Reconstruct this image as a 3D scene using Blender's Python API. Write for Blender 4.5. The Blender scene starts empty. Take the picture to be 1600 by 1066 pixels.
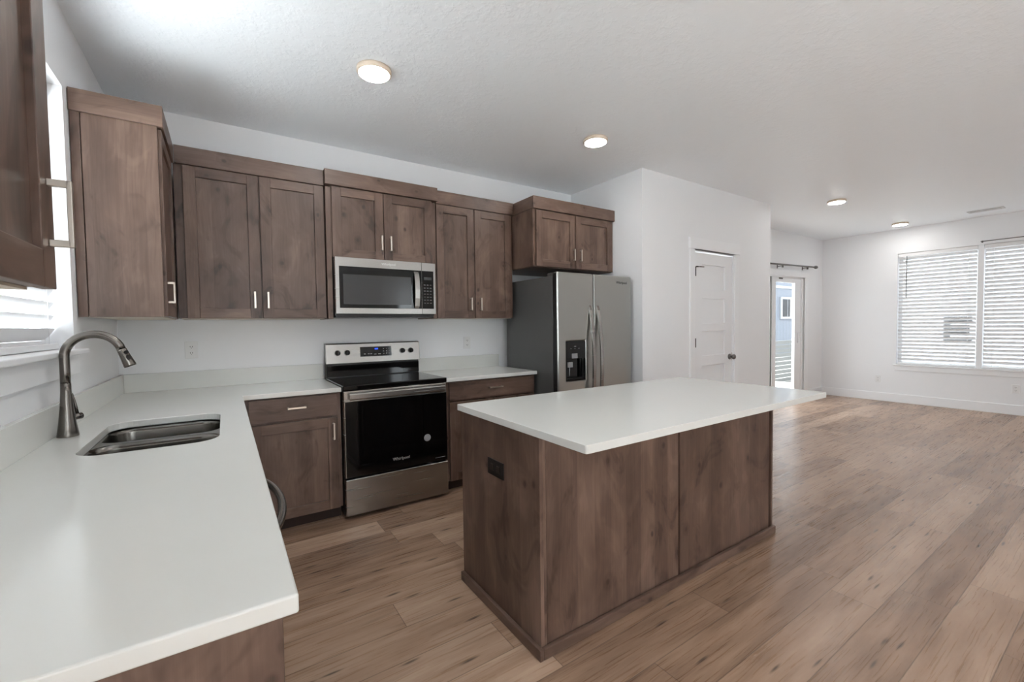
import bpy, bmesh, math, random
from mathutils import Vector, Matrix
R = math.radians
sc = bpy.context.scene
col = sc.collection

# ------------------------------------------------------------------ camera
CAM = (0.5662, -3.6903, 1.3042); YAW, PITCH, ROLL, FPX = 0.5865, -0.0350, -0.0133, 676.47
cam_data = bpy.data.cameras.new('camera'); cam = bpy.data.objects.new('camera', cam_data); col.objects.link(cam)
fw = Vector((math.sin(YAW)*math.cos(PITCH), math.cos(YAW)*math.cos(PITCH), math.sin(PITCH)))
rt = Vector((math.cos(YAW), -math.sin(YAW), 0)); up = rt.cross(fw)
r2 = rt*math.cos(ROLL) + up*math.sin(ROLL); u2 = up*math.cos(ROLL) - rt*math.sin(ROLL)
cam.matrix_world = Matrix(((r2.x, u2.x, -fw.x, CAM[0]), (r2.y, u2.y, -fw.y, CAM[1]), (r2.z, u2.z, -fw.z, CAM[2]), (0, 0, 0, 1)))
cam_data.sensor_fit = 'HORIZONTAL'; cam_data.sensor_width = 36.0; cam_data.lens = FPX/1600*36.0
cam_data.clip_start = 0.05; cam_data.clip_end = 200
sc.camera = cam
# ------------------------------------------------------------------ light and exposure
SKY_STRENGTH = 4.0
LAMP_STRENGTH = 46.0
EXPOSURE = 0.68
w = bpy.data.worlds.new('overcast_sky'); sc.world = w; w.use_nodes = True
wb = w.node_tree.nodes['Background']; wb.inputs['Color'].default_value = (0.88, 0.96, 1.0, 1); wb.inputs['Strength'].default_value = SKY_STRENGTH
sun_d = bpy.data.lights.new('sun', 'SUN'); sun_d.energy = 26.0; sun_d.angle = R(2.0); sun_d.color = (0.93, 0.985, 1.0)
sun = bpy.data.objects.new('sun', sun_d); col.objects.link(sun)
sun.rotation_euler = Vector((0.75, -0.12, -0.85)).to_track_quat('-Z', 'Z').to_euler()   # stands over the sink side of the house
sc.view_settings.view_transform = 'Standard'; sc.view_settings.look = 'None'
sc.view_settings.exposure = EXPOSURE; sc.view_settings.gamma = 1.0; sc.view_settings.use_curve_mapping = False
sc.cycles.diffuse_bounces = 6; sc.cycles.max_bounces = 12; sc.cycles.glossy_bounces = 4
sc.cycles.sample_clamp_indirect = 8.0; sc.cycles.caustics_reflective = False; sc.cycles.caustics_refractive = False
def portal(name, loc, direction, sx, sz):
    d = bpy.data.lights.new(name, 'AREA'); d.shape = 'RECTANGLE'; d.size = sx; d.size_y = sz; d.cycles.is_portal = True
    o = bpy.data.objects.new(name, d); col.objects.link(o); o.location = loc
    o.rotation_euler = Vector(direction).to_track_quat('-Z', 'Z').to_euler()
# window openings of the room (glass side), facing in; last two serve windows added for light
portal('daylight_sink_window', (-0.16, -1.76, 1.81), (1, 0, 0), 1.6, 1.2)
portal('daylight_living_window', (9.68, -2.24, 1.49), (-1, 0, 0), 1.85, 1.78)
portal('daylight_patio_door', (8.02, -0.13, 1.07), (0, -1, 0), 1.8, 2.15)
portal('daylight_entry_window', (3.85, -6.36, 1.15), (0, 1, 0), 0.4, 2.1)
portal('daylight_added_rear', (1.35, -6.36, 1.60), (0, 1, 0), 1.1, 1.2)
portal('daylight_added_side', (-0.16, -5.35, 1.30), (1, 0, 0), 1.2, 2.1)

# ------------------------------------------------------------------ materials
def srgb(r, g, b):
    f = lambda c: (c/255/12.92) if c/255 <= 0.04045 else ((c/255+0.055)/1.055)**2.4
    return (f(r), f(g), f(b), 1)
class NT:
    def __init__(s, name):
        s.m = bpy.data.materials.new(name); s.m.use_nodes = True; s.t = s.m.node_tree; s.n = s.t.nodes
        s.b = s.n['Principled BSDF']
    def node(s, kind, **kw):
        n = s.n.new(kind)
        for k, v in kw.items(): setattr(n, k, v)
        return n
    def put(s, sock, v):
        if isinstance(v, bpy.types.NodeSocket): s.t.links.new(v, sock)
        elif v is not None: sock.default_value = v
    def math(s, op, a, b=None, c=None, clamp=False):
        n = s.node('ShaderNodeMath', operation=op, use_clamp=clamp); s.put(n.inputs[0], a)
        if b is not None: s.put(n.inputs[1], b)
        if c is not None: s.put(n.inputs[2], c)
        return n.outputs[0]
    def mapr(s, v, a, b, c=0.0, d=1.0, smooth=True):
        n = s.node('ShaderNodeMapRange', interpolation_type='SMOOTHSTEP' if smooth else 'LINEAR')
        s.put(n.inputs[0], v); s.put(n.inputs[1], a); s.put(n.inputs[2], b); s.put(n.inputs[3], c); s.put(n.inputs[4], d)
        return n.outputs[0]
    def mix(s, f, a, b, blend='MIX'):
        n = s.node('ShaderNodeMix', data_type='RGBA', blend_type=blend)
        s.put(n.inputs[0], f); s.put(n.inputs[6], a); s.put(n.inputs[7], b)
        return n.outputs[2]
    def comb(s, x, y, z=0.0):
        n = s.node('ShaderNodeCombineXYZ'); s.put(n.inputs[0], x); s.put(n.inputs[1], y); s.put(n.inputs[2], z); return n.outputs[0]
    def noise(s, vec, scale=1.0, detail=3.0, rough=0.55, dist=0.0):
        n = s.node('ShaderNodeTexNoise'); s.put(n.inputs['Vector'], vec); n.inputs['Scale'].default_value = scale
        n.inputs['Detail'].default_value = detail; n.inputs['Roughness'].default_value = rough; n.inputs['Distortion'].default_value = dist
        return n.outputs['Fac']
    def white(s, vec):
        n = s.node('ShaderNodeTexWhiteNoise', noise_dimensions='3D'); s.put(n.inputs[0], vec); return n.outputs[0]
    def bump(s, h, strength=0.2, dist=0.01):
        n = s.node('ShaderNodeBump'); n.inputs['Strength'].default_value = strength; n.inputs['Distance'].default_value = dist
        s.put(n.inputs['Height'], h); s.put(s.b.inputs['Normal'], n.outputs[0])
    def xyz(s):
        tc = s.node('ShaderNodeTexCoord'); sp = s.node('ShaderNodeSeparateXYZ'); s.t.links.new(tc.outputs['Object'], sp.inputs[0])
        return sp.outputs[0], sp.outputs[1], sp.outputs[2]
def plain(name, c, rough=0.5, metal=0.0, spec=None, emit=None, var=0.03, scale=14.0):
    k = NT(name); x, y, z = k.xyz()
    f = k.noise(k.comb(x, y, z), scale, 2.0)
    lo = tuple(v*(1-var) for v in c[:3])+(1,); hi = tuple(min(1, v*(1+var)) for v in c[:3])+(1,)
    k.put(k.b.inputs['Base Color'], k.mix(f, lo, hi))
    k.b.inputs['Roughness'].default_value = rough; k.b.inputs['Metallic'].default_value = metal
    if spec is not None: k.b.inputs['Specular IOR Level'].default_value = spec
    if emit: k.put(k.b.inputs['Emission Color'], c); k.b.inputs['Emission Strength'].default_value = emit
    return k.m
def wood(name, horizontal=False, lo=(64, 48, 40), mid=(101, 80, 69), hi=(132, 109, 96)):
    k = NT(name); x, y, z = k.xyz()
    info = k.node('ShaderNodeObjectInfo'); rnd = info.outputs['Random']
    u0 = k.math('ADD', x, y); u, v = (z, u0) if horizontal else (u0, z)
    u = k.math('MULTIPLY_ADD', rnd, 7.3, u); v = k.math('MULTIPLY_ADD', rnd, 11.7, v)
    warp = k.noise(k.comb(k.math('MULTIPLY', u, 3.0), k.math('MULTIPLY', v, 1.1)), 1.0, 2.0)
    uw = k.math('MULTIPLY_ADD', k.math('SUBTRACT', warp, 0.5), 0.10, u)
    # knots: sparse cells
    vor = k.node('ShaderNodeTexVoronoi', voronoi_dimensions='2D', feature='F1')
    k.put(vor.inputs['Vector'], k.comb(k.math('MULTIPLY', uw, 7.0), k.math('MULTIPLY', v, 5.2))); vor.inputs['Scale'].default_value = 1.0
    dist = vor.outputs['Distance']; pick = k.white(vor.outputs['Color'])
    keep = k.mapr(pick, 0.72, 0.76)
    knot = k.math('MULTIPLY', k.mapr(dist, 0.03, 0.11, 0.85, 0.0), keep)
    halo = k.math('MULTIPLY', k.mapr(dist, 0.05, 0.42, 1.0, 0.0), keep)
    fig = k.math('MULTIPLY_ADD', k.math('SINE', k.math('MULTIPLY', k.math('MULTIPLY_ADD', warp, 0.9, dist), 24.0)), 0.5, 0.5)
    board = k.white(k.comb(k.math('FLOOR', k.math('DIVIDE', u, 0.098)), 3.0, 1.0))
    cloud = k.noise(k.comb(k.math('MULTIPLY', uw, 7.0), k.math('MULTIPLY', v, 2.4)), 1.0, 3.0)
    grain = k.noise(k.comb(k.math('MULTIPLY', uw, 95.0), k.math('MULTIPLY', v, 3.2)), 1.0, 4.0, 0.62)
    t = k.math('MULTIPLY_ADD', board, 0.26, k.math('MULTIPLY_ADD', cloud, 0.75, 0.04))
    t = k.math('MULTIPLY_ADD', k.math('SUBTRACT', grain, 0.5), 0.42, t)
    swirl = k.noise(k.comb(k.math('MULTIPLY', uw, 5.5), k.math('MULTIPLY', v, 2.6), 4.0), 1.0, 3.0, 0.6, 1.6)
    t = k.math('SUBTRACT', t, k.mapr(swirl, 0.53, 0.68, 0.0, 0.26))
    t = k.math('ADD', t, k.mapr(swirl, 0.32, 0.46, 0.12, 0.0))
    t = k.math('SUBTRACT', t, k.math('MULTIPLY', halo, k.math('MULTIPLY_ADD', fig, 0.14, 0.06)))
    ramp = k.node('ShaderNodeValToRGB'); e = ramp.color_ramp.elements
    e[0].position = 0.12; e[0].color = srgb(*lo); e[1].position = 0.95; e[1].color = srgb(*hi)
    q = e.new(0.55); q.color = srgb(*mid); k.put(ramp.inputs[0], t)
    c = k.mix(k.math('MULTIPLY', knot, k.mapr(grain, 0.3, 0.6, 0.55, 1.0)), ramp.outputs[0], srgb(50, 35, 29))
    k.put(k.b.inputs['Base Color'], c); k.b.inputs['Roughness'].default_value = 0.40; k.b.inputs['Specular IOR Level'].default_value = 0.5
    k.bump(k.math('SUBTRACT', grain, knot), 0.10, 0.002)
    return k.m
def floor_material():
    k = NT('vinyl_plank_floor'); x, y, z = k.xyz()
    W, L = 0.185, 1.22
    y = k.math('ADD', y, 3.004)
    row = k.math('FLOOR', k.math('DIVIDE', y, W))
    off = k.math('MULTIPLY', k.white(k.comb(row, 5.0, 2.0)), L)
    xs = k.math('DIVIDE', k.math('ADD', x, off), L); colm = k.math('FLOOR', xs)
    idv = k.comb(row, colm, 9.0); rnd = k.white(idv); rnd2 = k.white(k.comb(row, colm, 31.0))
    fy = k.math('FRACT', k.math('DIVIDE', y, W)); fx = k.math('FRACT', xs)
    ey = k.math('MINIMUM', fy, k.math('SUBTRACT', 1.0, fy)); ex = k.math('MULTIPLY', k.math('MINIMUM', fx, k.math('SUBTRACT', 1.0, fx)), L/W)
    seam = k.mapr(k.math('MINIMUM', ey, ex), 0.004, 0.016, 1.0, 0.0)
    xo = k.math('MULTIPLY_ADD', rnd, 37.0, x); yo = k.math('MULTIPLY_ADD', rnd2, 23.0, y)
    warp = k.noise(k.comb(k.math('MULTIPLY', xo, 1.3), k.math('MULTIPLY', yo, 7.0)), 1.0, 2.0)
    yw = k.math('MULTIPLY_ADD', k.math('SUBTRACT', warp, 0.5), 0.045, yo)
    grain = k.noise(k.comb(k.math('MULTIPLY', xo, 3.0), k.math('MULTIPLY', yw, 120.0)), 1.0, 4.0, 0.6)
    cloud = k.noise(k.comb(k.math('MULTIPLY', xo, 1.9), k.math('MULTIPLY', yw, 13.0)), 1.0, 4.0, 0.6)
    streak = k.mapr(k.noise(k.comb(k.math('MULTIPLY', xo, 1.3), k.math('MULTIPLY', yw, 20.0)), 1.0, 4.0, 0.6), 0.58, 0.78)
    vor = k.node('ShaderNodeTexVoronoi', voronoi_dimensions='2D'); vor.inputs['Scale'].default_value = 1.0
    k.put(vor.inputs['Vector'], k.comb(k.math('MULTIPLY', xo, 3.0), k.math('MULTIPLY', yw, 19.0)))
    keep = k.mapr(k.white(vor.outputs['Color']), 0.83, 0.86)
    knot = k.math('MULTIPLY', k.mapr(k.math('MULTIPLY_ADD', grain, 0.12, vor.outputs['Distance']), 0.08, 0.24, 1.0, 0.0), keep)
    t = k.math('MULTIPLY_ADD', rnd, 0.36, k.math('MULTIPLY_ADD', cloud, 0.85, -0.08))
    t = k.math('MULTIPLY_ADD', k.math('SUBTRACT', grain, 0.5), 0.24, t)
    ramp = k.node('ShaderNodeValToRGB'); e = ramp.color_ramp.elements
    e[0].position = 0.15; e[0].color = srgb(*FLOOR[0]); e[1].position = 0.92; e[1].color = srgb(*FLOOR[2])
    q = e.new(0.52); q.color = srgb(*FLOOR[1]); k.put(ramp.inputs[0], t)
    c = k.mix(k.math('MULTIPLY', streak, 0.50), ramp.outputs[0], srgb(82, 57, 42))
    c = k.mix(k.math('MULTIPLY', knot, 0.85), c, srgb(62, 44, 36))
    c = k.mix(k.math('MULTIPLY', seam, 0.6), c, srgb(84, 66, 56))
    k.put(k.b.inputs['Base Color'], c)
    k.put(k.b.inputs['Roughness'], k.mapr(grain, 0.3, 0.7, 0.25, 0.38))
    k.b.inputs['Specular IOR Level'].default_value = 0.5
    k.bump(k.math('SUBTRACT', k.math('MULTIPLY', grain, 0.5), seam), 0.12, 0.003)
    return k.m
FLOOR = [(104, 78, 61), (165, 136, 114), (198, 171, 149)]
def textured_paint(name, c, rough, scale, strength, dist):
    k = NT(name); x, y, z = k.xyz()
    n1 = k.noise(k.comb(x, y, z), scale, 3.0, 0.6)
    h = k.mapr(n1, 0.44, 0.62)
    k.put(k.b.inputs['Base Color'], c); k.b.inputs['Roughness'].default_value = rough
    k.b.inputs['Specular IOR Level'].default_value = 0.35
    k.bump(h, strength, dist); return k.m
def steel(name, c, rough, vertical=False):
    k = NT(name); x, y, z = k.xyz()
    u0 = k.math('ADD', x, y)
    vec = k.comb(k.math('MULTIPLY', u0, 90.0), k.math('MULTIPLY', z, 2.0)) if vertical else k.comb(k.math('MULTIPLY', u0, 2.0), k.math('MULTIPLY', z, 90.0))
    n = k.noise(vec, 1.0, 2.0)
    lo = tuple(v*0.995 for v in c[:3])+(1,); hi = tuple(min(1, v*1.005) for v in c[:3])+(1,)
    k.put(k.b.inputs['Base Color'], k.mix(n, lo, hi)); k.b.inputs['Metallic'].default_value = 1.0
    k.put(k.b.inputs['Roughness'], k.mapr(n, 0.3, 0.7, rough-0.004, rough+0.004)); return k.m
def siding_material():
    k = NT('house_siding'); x, y, z = k.xyz()
    f = k.math('FRACT', k.math('DIVIDE', k.math('ADD', x, y), 0.30))
    g = k.mapr(f, 0.06, 0.10, 0.0, 1.0)
    k.put(k.b.inputs['Base Color'], k.mix(g, srgb(70, 76, 86), srgb(97, 104, 116))); k.b.inputs['Roughness'].default_value = 0.7
    return k.m
def glass_material(name, tint=(1, 1, 1, 1)):
    k = NT(name)
    out = k.n['Material Output']; tr = k.node('ShaderNodeBsdfTransparent'); gl = k.node('ShaderNodeBsdfGlossy')
    tr.inputs[0].default_value = tint; gl.inputs['Roughness'].default_value = 0.02
    lw = k.node('ShaderNodeLayerWeight'); lw.inputs[0].default_value = 0.5; mx = k.node('ShaderNodeMixShader')
    k.t.links.new(k.math('MULTIPLY_ADD', k.math('POWER', lw.outputs['Facing'], 5.0), 0.7, 0.04), mx.inputs[0]); k.t.links.new(tr.outputs[0], mx.inputs[1]); k.t.links.new(gl.outputs[0], mx.inputs[2])
    k.t.links.new(mx.outputs[0], out.inputs[0]); return k.m
def quartz_material():
    k = NT('white_quartz'); x, y, z = k.xyz()
    n1 = k.noise(k.comb(x, y, z), 2.2, 4.0); n2 = k.noise(k.comb(x, y, z), 180.0, 2.0)
    c = k.mix(n1, srgb(215, 216, 212), srgb(221, 222, 218)); c = k.mix(k.math('MULTIPLY', n2, 0.10), c, srgb(205, 204, 200))
    k.put(k.b.inputs['Base Color'], c); k.b.inputs['Roughness'].default_value = 0.16; k.b.inputs['Specular IOR Level'].default_value = 0.5
    return k.m
WV = wood('stained_alder'); WH = wood('stained_alder_crosswise', True)
MAPLE = plain('pale_cabinet_lining', srgb(214, 204, 190), 0.5)
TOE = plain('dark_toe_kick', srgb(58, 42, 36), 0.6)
WALL = textured_paint('wall_paint', srgb(238, 239, 241), 0.55, 95.0, 0.05, 0.003)
CEIL = textured_paint('ceiling_knockdown', srgb(247, 251, 255), 0.42, 26.0, 0.15, 0.006)
TRIM = plain('trim_paint', srgb(240, 241, 243), 0.35, var=0.01)
DOORP = plain('door_paint', srgb(238, 239, 241), 0.40, var=0.01)
FLOORM = floor_material()
QUARTZ = quartz_material()
STEEL = steel('brushed_steel', srgb(168, 165, 161), 0.27)
STEELV = steel('fridge_steel', srgb(186, 187, 183), 0.30, True)
SINKM = steel('sink_steel', srgb(112, 109, 104), 0.20)
FAUCETM = plain('faucet_steel', srgb(122, 117, 112), 0.24, 1.0)
NICKEL = plain('satin_nickel', srgb(212, 203, 192), 0.32, 1.0)
BLACKG = plain('black_glass', srgb(10, 10, 11), 0.06, spec=0.5)
BLACKP = plain('black_plastic', srgb(22, 22, 23), 0.35)
DARKB = plain('dark_bronze', srgb(38, 31, 27), 0.35)
FRIDGEG = plain('fridge_side_grey', srgb(86, 86, 85), 0.45)
MWIN = plain('microwave_window', srgb(60, 60, 61), 0.16)
GREYP = plain('grey_print', srgb(150, 150, 152), 0.4)
WHITEP = plain('white_plastic', srgb(232, 232, 232), 0.3, var=0.01)
SLATM = plain('blind_slat', srgb(232, 232, 233), 0.4, var=0.01)
SILVERP = plain('silver_print', srgb(200, 200, 200), 0.3, 0.6)
BLUE = plain('clock_digits', srgb(40, 80, 230), 0.4, emit=0.9)
GLOW = plain('lamp_diffuser', (1.0, 0.985, 0.955, 1), 0.4, emit=LAMP_STRENGTH, var=0.0)
LAMPT = plain('lamp_trim', srgb(226, 208, 190), 0.45)
GUN = plain('curtain_rod_metal', srgb(120, 118, 116), 0.35, 0.9)
GLASS = glass_material('window_glass')
SIDING = siding_material()
FENCEM = plain('fence_boards', srgb(120, 121, 119), 0.75, var=0.12, scale=6.0)
CONC = plain('patio_concrete', srgb(150, 149, 146), 0.85, var=0.08, scale=5.0)
DARKGLASS = plain('dark_window_glass', srgb(34, 36, 40), 0.6, spec=0.15)
BURNER = plain('burner_print', srgb(46, 46, 48), 0.12)
VENTM = plain('vent_paint', srgb(214, 214, 214), 0.5)

# ------------------------------------------------------------------ mesh building
OFF = {}
class MB:
    def __init__(s): s.bm = bmesh.new(); s.mi = 0
    def _faces(s, fs):
        for f in fs: f.material_index = s.mi
    def quadbox(s, pts):
        v = [s.bm.verts.new(p) for p in pts]
        s._faces([s.bm.faces.new([v[i] for i in q]) for q in ((0,3,2,1),(4,5,6,7),(0,1,5,4),(1,2,6,5),(2,3,7,6),(3,0,4,7))])
        return s
    def box(s, x0, x1, y0, y1, z0, z1):
        x0, x1 = sorted((x0, x1)); y0, y1 = sorted((y0, y1)); z0, z1 = sorted((z0, z1))
        return s.quadbox([(x0,y0,z0),(x1,y0,z0),(x1,y1,z0),(x0,y1,z0),(x0,y0,z1),(x1,y0,z1),(x1,y1,z1),(x0,y1,z1)])
    def mbox(s, fm, u0, u1, v0, v1, w0, w1):
        a = fm(u0, v0, w0); b = fm(u1, v1, w1); return s.box(a[0], b[0], a[1], b[1], a[2], b[2])
    def ring(s, c, t, r, n, ref):
        t = Vector(t).normalized(); a = t.cross(Vector(ref)).normalized(); b = t.cross(a)
        return [s.bm.verts.new(Vector(c) + (a*math.cos(2*math.pi*i/n) + b*math.sin(2*math.pi*i/n))*r) for i in range(n)]
    def tube(s, pts, rs, n=16, cap=True, ref=None):
        pts = [Vector(p) for p in pts]
        if not isinstance(rs, (list, tuple)): rs = [rs]*len(pts)
        if ref is None:
            d = (pts[-1]-pts[0]); d = d if d.length > 1e-6 else pts[1]-pts[0]; d.normalize()
            ref = (0, 0, 1) if abs(d.z) < 0.9 else (1, 0, 0)
        rings = []
        for i, p in enumerate(pts):
            t = (pts[min(i+1, len(pts)-1)] - pts[max(i-1, 0)]); rings.append(s.ring(p, t, rs[i], n, ref))
        fs = []
        for a, b in zip(rings, rings[1:]):
            for i in range(n): fs.append(s.bm.faces.new([a[i], a[(i+1) % n], b[(i+1) % n], b[i]]))
        if cap: fs.append(s.bm.faces.new(rings[0][::-1])); fs.append(s.bm.faces.new(rings[-1]))
        for f in fs[:len(fs)-2 if cap else None]: f.smooth = True
        s._faces(fs); return s
    def lathe(s, axis_p, axis_d, prof, n=32):      # prof: (distance along axis, radius)
        p = Vector(axis_p); d = Vector(axis_d).normalized()
        ref = (0, 0, 1) if abs(d.z) < 0.9 else (1, 0, 0)
        rings = [s.ring(p + d*h, d, max(r, 1e-4), n, ref) for h, r in prof]
        fs = []
        for a, b in zip(rings, rings[1:]):
            for i in range(n): fs.append(s.bm.faces.new([a[i], a[(i+1) % n], b[(i+1) % n], b[i]]))
        for f in fs: f.smooth = True
        fs += [s.bm.faces.new(rings[0][::-1]), s.bm.faces.new(rings[-1])]
        s._faces(fs); return s
    def plate(s, outer, holes, fm, w0, w1):        # flat plate with holes, outline in (u, v), thickness along w
        loops = [outer] + list(holes); es = []; lv = []
        for lp in loops:
            vs = [s.bm.verts.new(fm(u, v, w1)) for u, v in lp]; lv.append(vs)
            es += [s.bm.edges.new((vs[i], vs[(i+1) % len(vs)])) for i in range(len(vs))]
        top = [g for g in bmesh.ops.triangle_fill(s.bm, use_beauty=True, edges=es)['geom'] if isinstance(g, bmesh.types.BMFace)]
        mp = {}
        for lp, vs in zip(loops, lv):
            for (u, v), q in zip(lp, vs): mp[q] = s.bm.verts.new(fm(u, v, w0))
        fs = list(top)
        for f in top: fs.append(s.bm.faces.new([mp[q] for q in reversed(f.verts)]))
        for vs in lv:
            for i in range(len(vs)):
                a, b = vs[i], vs[(i+1) % len(vs)]; fs.append(s.bm.faces.new([a, b, mp[b], mp[a]]))
        s._faces(fs); return s
    def strip(s, pts2, fm, u0, u1):                # closed cross-section (v, w) extruded along u
        a = [s.bm.verts.new(fm(u0, v, w)) for v, w in pts2]; b = [s.bm.verts.new(fm(u1, v, w)) for v, w in pts2]; n = len(a)
        fs = [s.bm.faces.new([a[i], a[(i+1) % n], b[(i+1) % n], b[i]]) for i in range(n)] + [s.bm.faces.new(a[::-1]), s.bm.faces.new(b)]
        s._faces(fs); return s
    def build(s, name, mats, parent=None, bevel=0.0, seg=2, kind=None, smooth=False):
        if not isinstance(mats, (list, tuple)): mats = [mats]
        o_ = OFF.get(parent.name, Vector((0, 0, 0))) if parent else Vector((0, 0, 0))
        bmesh.ops.recalc_face_normals(s.bm, faces=s.bm.faces[:])
        if o_.length: bmesh.ops.translate(s.bm, verts=s.bm.verts[:], vec=-o_)
        me = bpy.data.meshes.new(name); s.bm.to_mesh(me); s.bm.free()
        for m in mats: me.materials.append(m)
        o = bpy.data.objects.new(name, me); col.objects.link(o)
        if parent: o.parent = parent; OFF[o.name] = o_
        if bevel:
            b = o.modifiers.new('soft_edges', 'BEVEL'); b.width = bevel; b.segments = seg; b.limit_method = 'ANGLE'; b.angle_limit = R(40)
        if smooth:
            for p in me.polygons: p.use_smooth = True
        if kind: o['kind'] = kind
        return o
def thing(name, label, cat, loc=(0, 0, 0), group=None):
    o = bpy.data.objects.new(name, None); col.objects.link(o); o.location = loc; o.empty_display_size = 0.1
    o['label'] = label; o['category'] = cat; OFF[o.name] = Vector(loc)
    if group: o['group'] = group
    return o
def tag(o, label, cat, group=None):
    o['label'] = label; o['category'] = cat
    if group: o['group'] = group
    return o
def front_y(y):  # faces -Y
    return lambda u, v, w: (u, y - w, v)
def front_x(x):  # faces +X, u runs along Y
    return lambda u, v, w: (x + w, u, v)
def top_z(z):
    return lambda u, v, w: (u, v, z + w)
def rrect(u0, u1, v0, v1, r, n=6):
    out = []
    for cx, cy, a in ((u1-r, v1-r, 0), (u0+r, v1-r, 90), (u0+r, v0+r, 180), (u1-r, v0+r, 270)):
        for i in range(n+1):
            t = R(a + 90*i/n); out.append((cx + r*math.cos(t), cy + r*math.sin(t)))
    return out
def text_part(body, size, place, parent, mat, name='logo', bold=0.0):
    cu = bpy.data.curves.new(name, 'FONT'); cu.body = body; cu.size = size; cu.align_x = 'CENTER'; cu.align_y = 'CENTER'
    cu.extrude = 0.0004; cu.offset = bold
    t = bpy.data.objects.new(name, cu); col.objects.link(t)
    me = bpy.data.meshes.new_from_object(t.evaluated_get(bpy.context.evaluated_depsgraph_get()))
    bpy.data.objects.remove(t); bpy.data.curves.remove(cu)
    o_ = OFF.get(parent.name, Vector((0, 0, 0)))
    for v in me.vertices: v.co = Vector(place(v.co.x, v.co.y, v.co.z)) - o_
    me.materials.clear(); me.materials.append(mat)
    o = bpy.data.objects.new(name, me); col.objects.link(o); o.parent = parent; OFF[o.name] = o_
    return o
def wall(name, fm, u0, u1, z0, z1, thick, holes, mat):
    us = sorted({u0, u1, *[h[0] for h in holes], *[h[1] for h in holes]}); zs = sorted({z0, z1, *[h[2] for h in holes], *[h[3] for h in holes]})
    m = MB()
    for i in range(len(us)-1):
        for j in range(len(zs)-1):
            cu, cz = (us[i]+us[i+1])/2, (zs[j]+zs[j+1])/2
            if any(h[0] < cu < h[1] and h[2] < cz < h[3] for h in holes): continue
            m.mbox(fm, us[i], us[i+1], zs[j], zs[j+1], -thick, 0)
    bmesh.ops.remove_doubles(m.bm, verts=m.bm.verts[:], dist=1e-5)
    seen = {}                                       # drop the shared inner faces between neighbouring blocks
    for f in m.bm.faces: seen.setdefault(frozenset(f.verts), []).append(f)
    bmesh.ops.delete(m.bm, geom=[f for fs in seen.values() if len(fs) > 1 for f in fs], context='FACES')
    return m.build(name, mat, kind='structure')

# ------------------------------------------------------------------ the room
H = 2.752; XR = 9.499; YR = -6.2; PX0, PX1, PY = 3.834, 6.207, -0.985; NY = -0.297
MB().box(-0.15, 9.65, YR-0.15, 0.12, -0.10, 0.0).build('floor', FLOORM, kind='structure')
MB().box(-0.15, 9.65, YR-0.15, 0.12, H, H+0.10).build('ceiling', CEIL, kind='structure')
LW = (-2.56, -0.962, 1.222, 2.395)          # sink window
wall('wall_left', front_x(0.0), YR, 0.12, 0, H, 0.15, [LW, (-5.95, -4.75, 0.25, 2.35)], WALL)  # second hole is an unseen window added to let light in
wall('wall_back', front_y(0.0), 0.0, PX0+0.12, 0, H, 0.12, [], WALL)
MB().box(PX0, PX0+0.115, PY+0.115, 0.0, 0, H).build('wall_pantry_side', WALL, kind='structure')
PD = (4.645, 5.395, 0.0, 2.065)
wall('wall_pantry_front', front_y(PY), PX0, PX1, 0, H, 0.115, [PD], WALL)
MB().box(PX1-0.115, PX1, PY+0.115, NY, 0, H).build('wall_pantry_end', WALL, kind='structure')
SD = (7.12, 8.83, 0.0, 2.075)
wall('wall_patio', front_y(NY), PX1-0.115, XR, 0, H, 0.14, [SD], WALL)
RW = (-3.15, -1.335, 0.607, 2.362)
wall('wall_right', front_x(XR), YR, 0.12, 0, H, -0.15, [RW], WALL)
wall('wall_rear', front_y(YR), 0.0, XR, 0, H, 0.15, [(3.65, 4.05, 0.1, 2.2), (0.8, 1.9, 1.0, 2.2)], WALL)  # second hole is for an added window behind the camera
# baseboards
def baseboard(side, fm, u0, u1):
    MB().mbox(fm, u0, u1, 0.0, 0.135, 0.0, 0.013).build('baseboard_'+side, TRIM, bevel=0.003, kind='structure')
baseboard('right', lambda u, v, w: (XR-w, u, v), YR, NY)
baseboard('patio', front_y(NY), 8.96, XR-0.014)
baseboard('pantry_front', front_y(PY), PX0, 4.548)
baseboard('pantry_corner', front_y(PY), 5.49, PX1)
baseboard('pantry_end', front_x(PX1), PY, NY)
baseboard('pantry_side', lambda u, v, w: (PX0-w, u, v), PY, -0.90)
baseboard('rear', lambda u, v, w: (u, YR+w, v), 0.0, 3.45)

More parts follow.
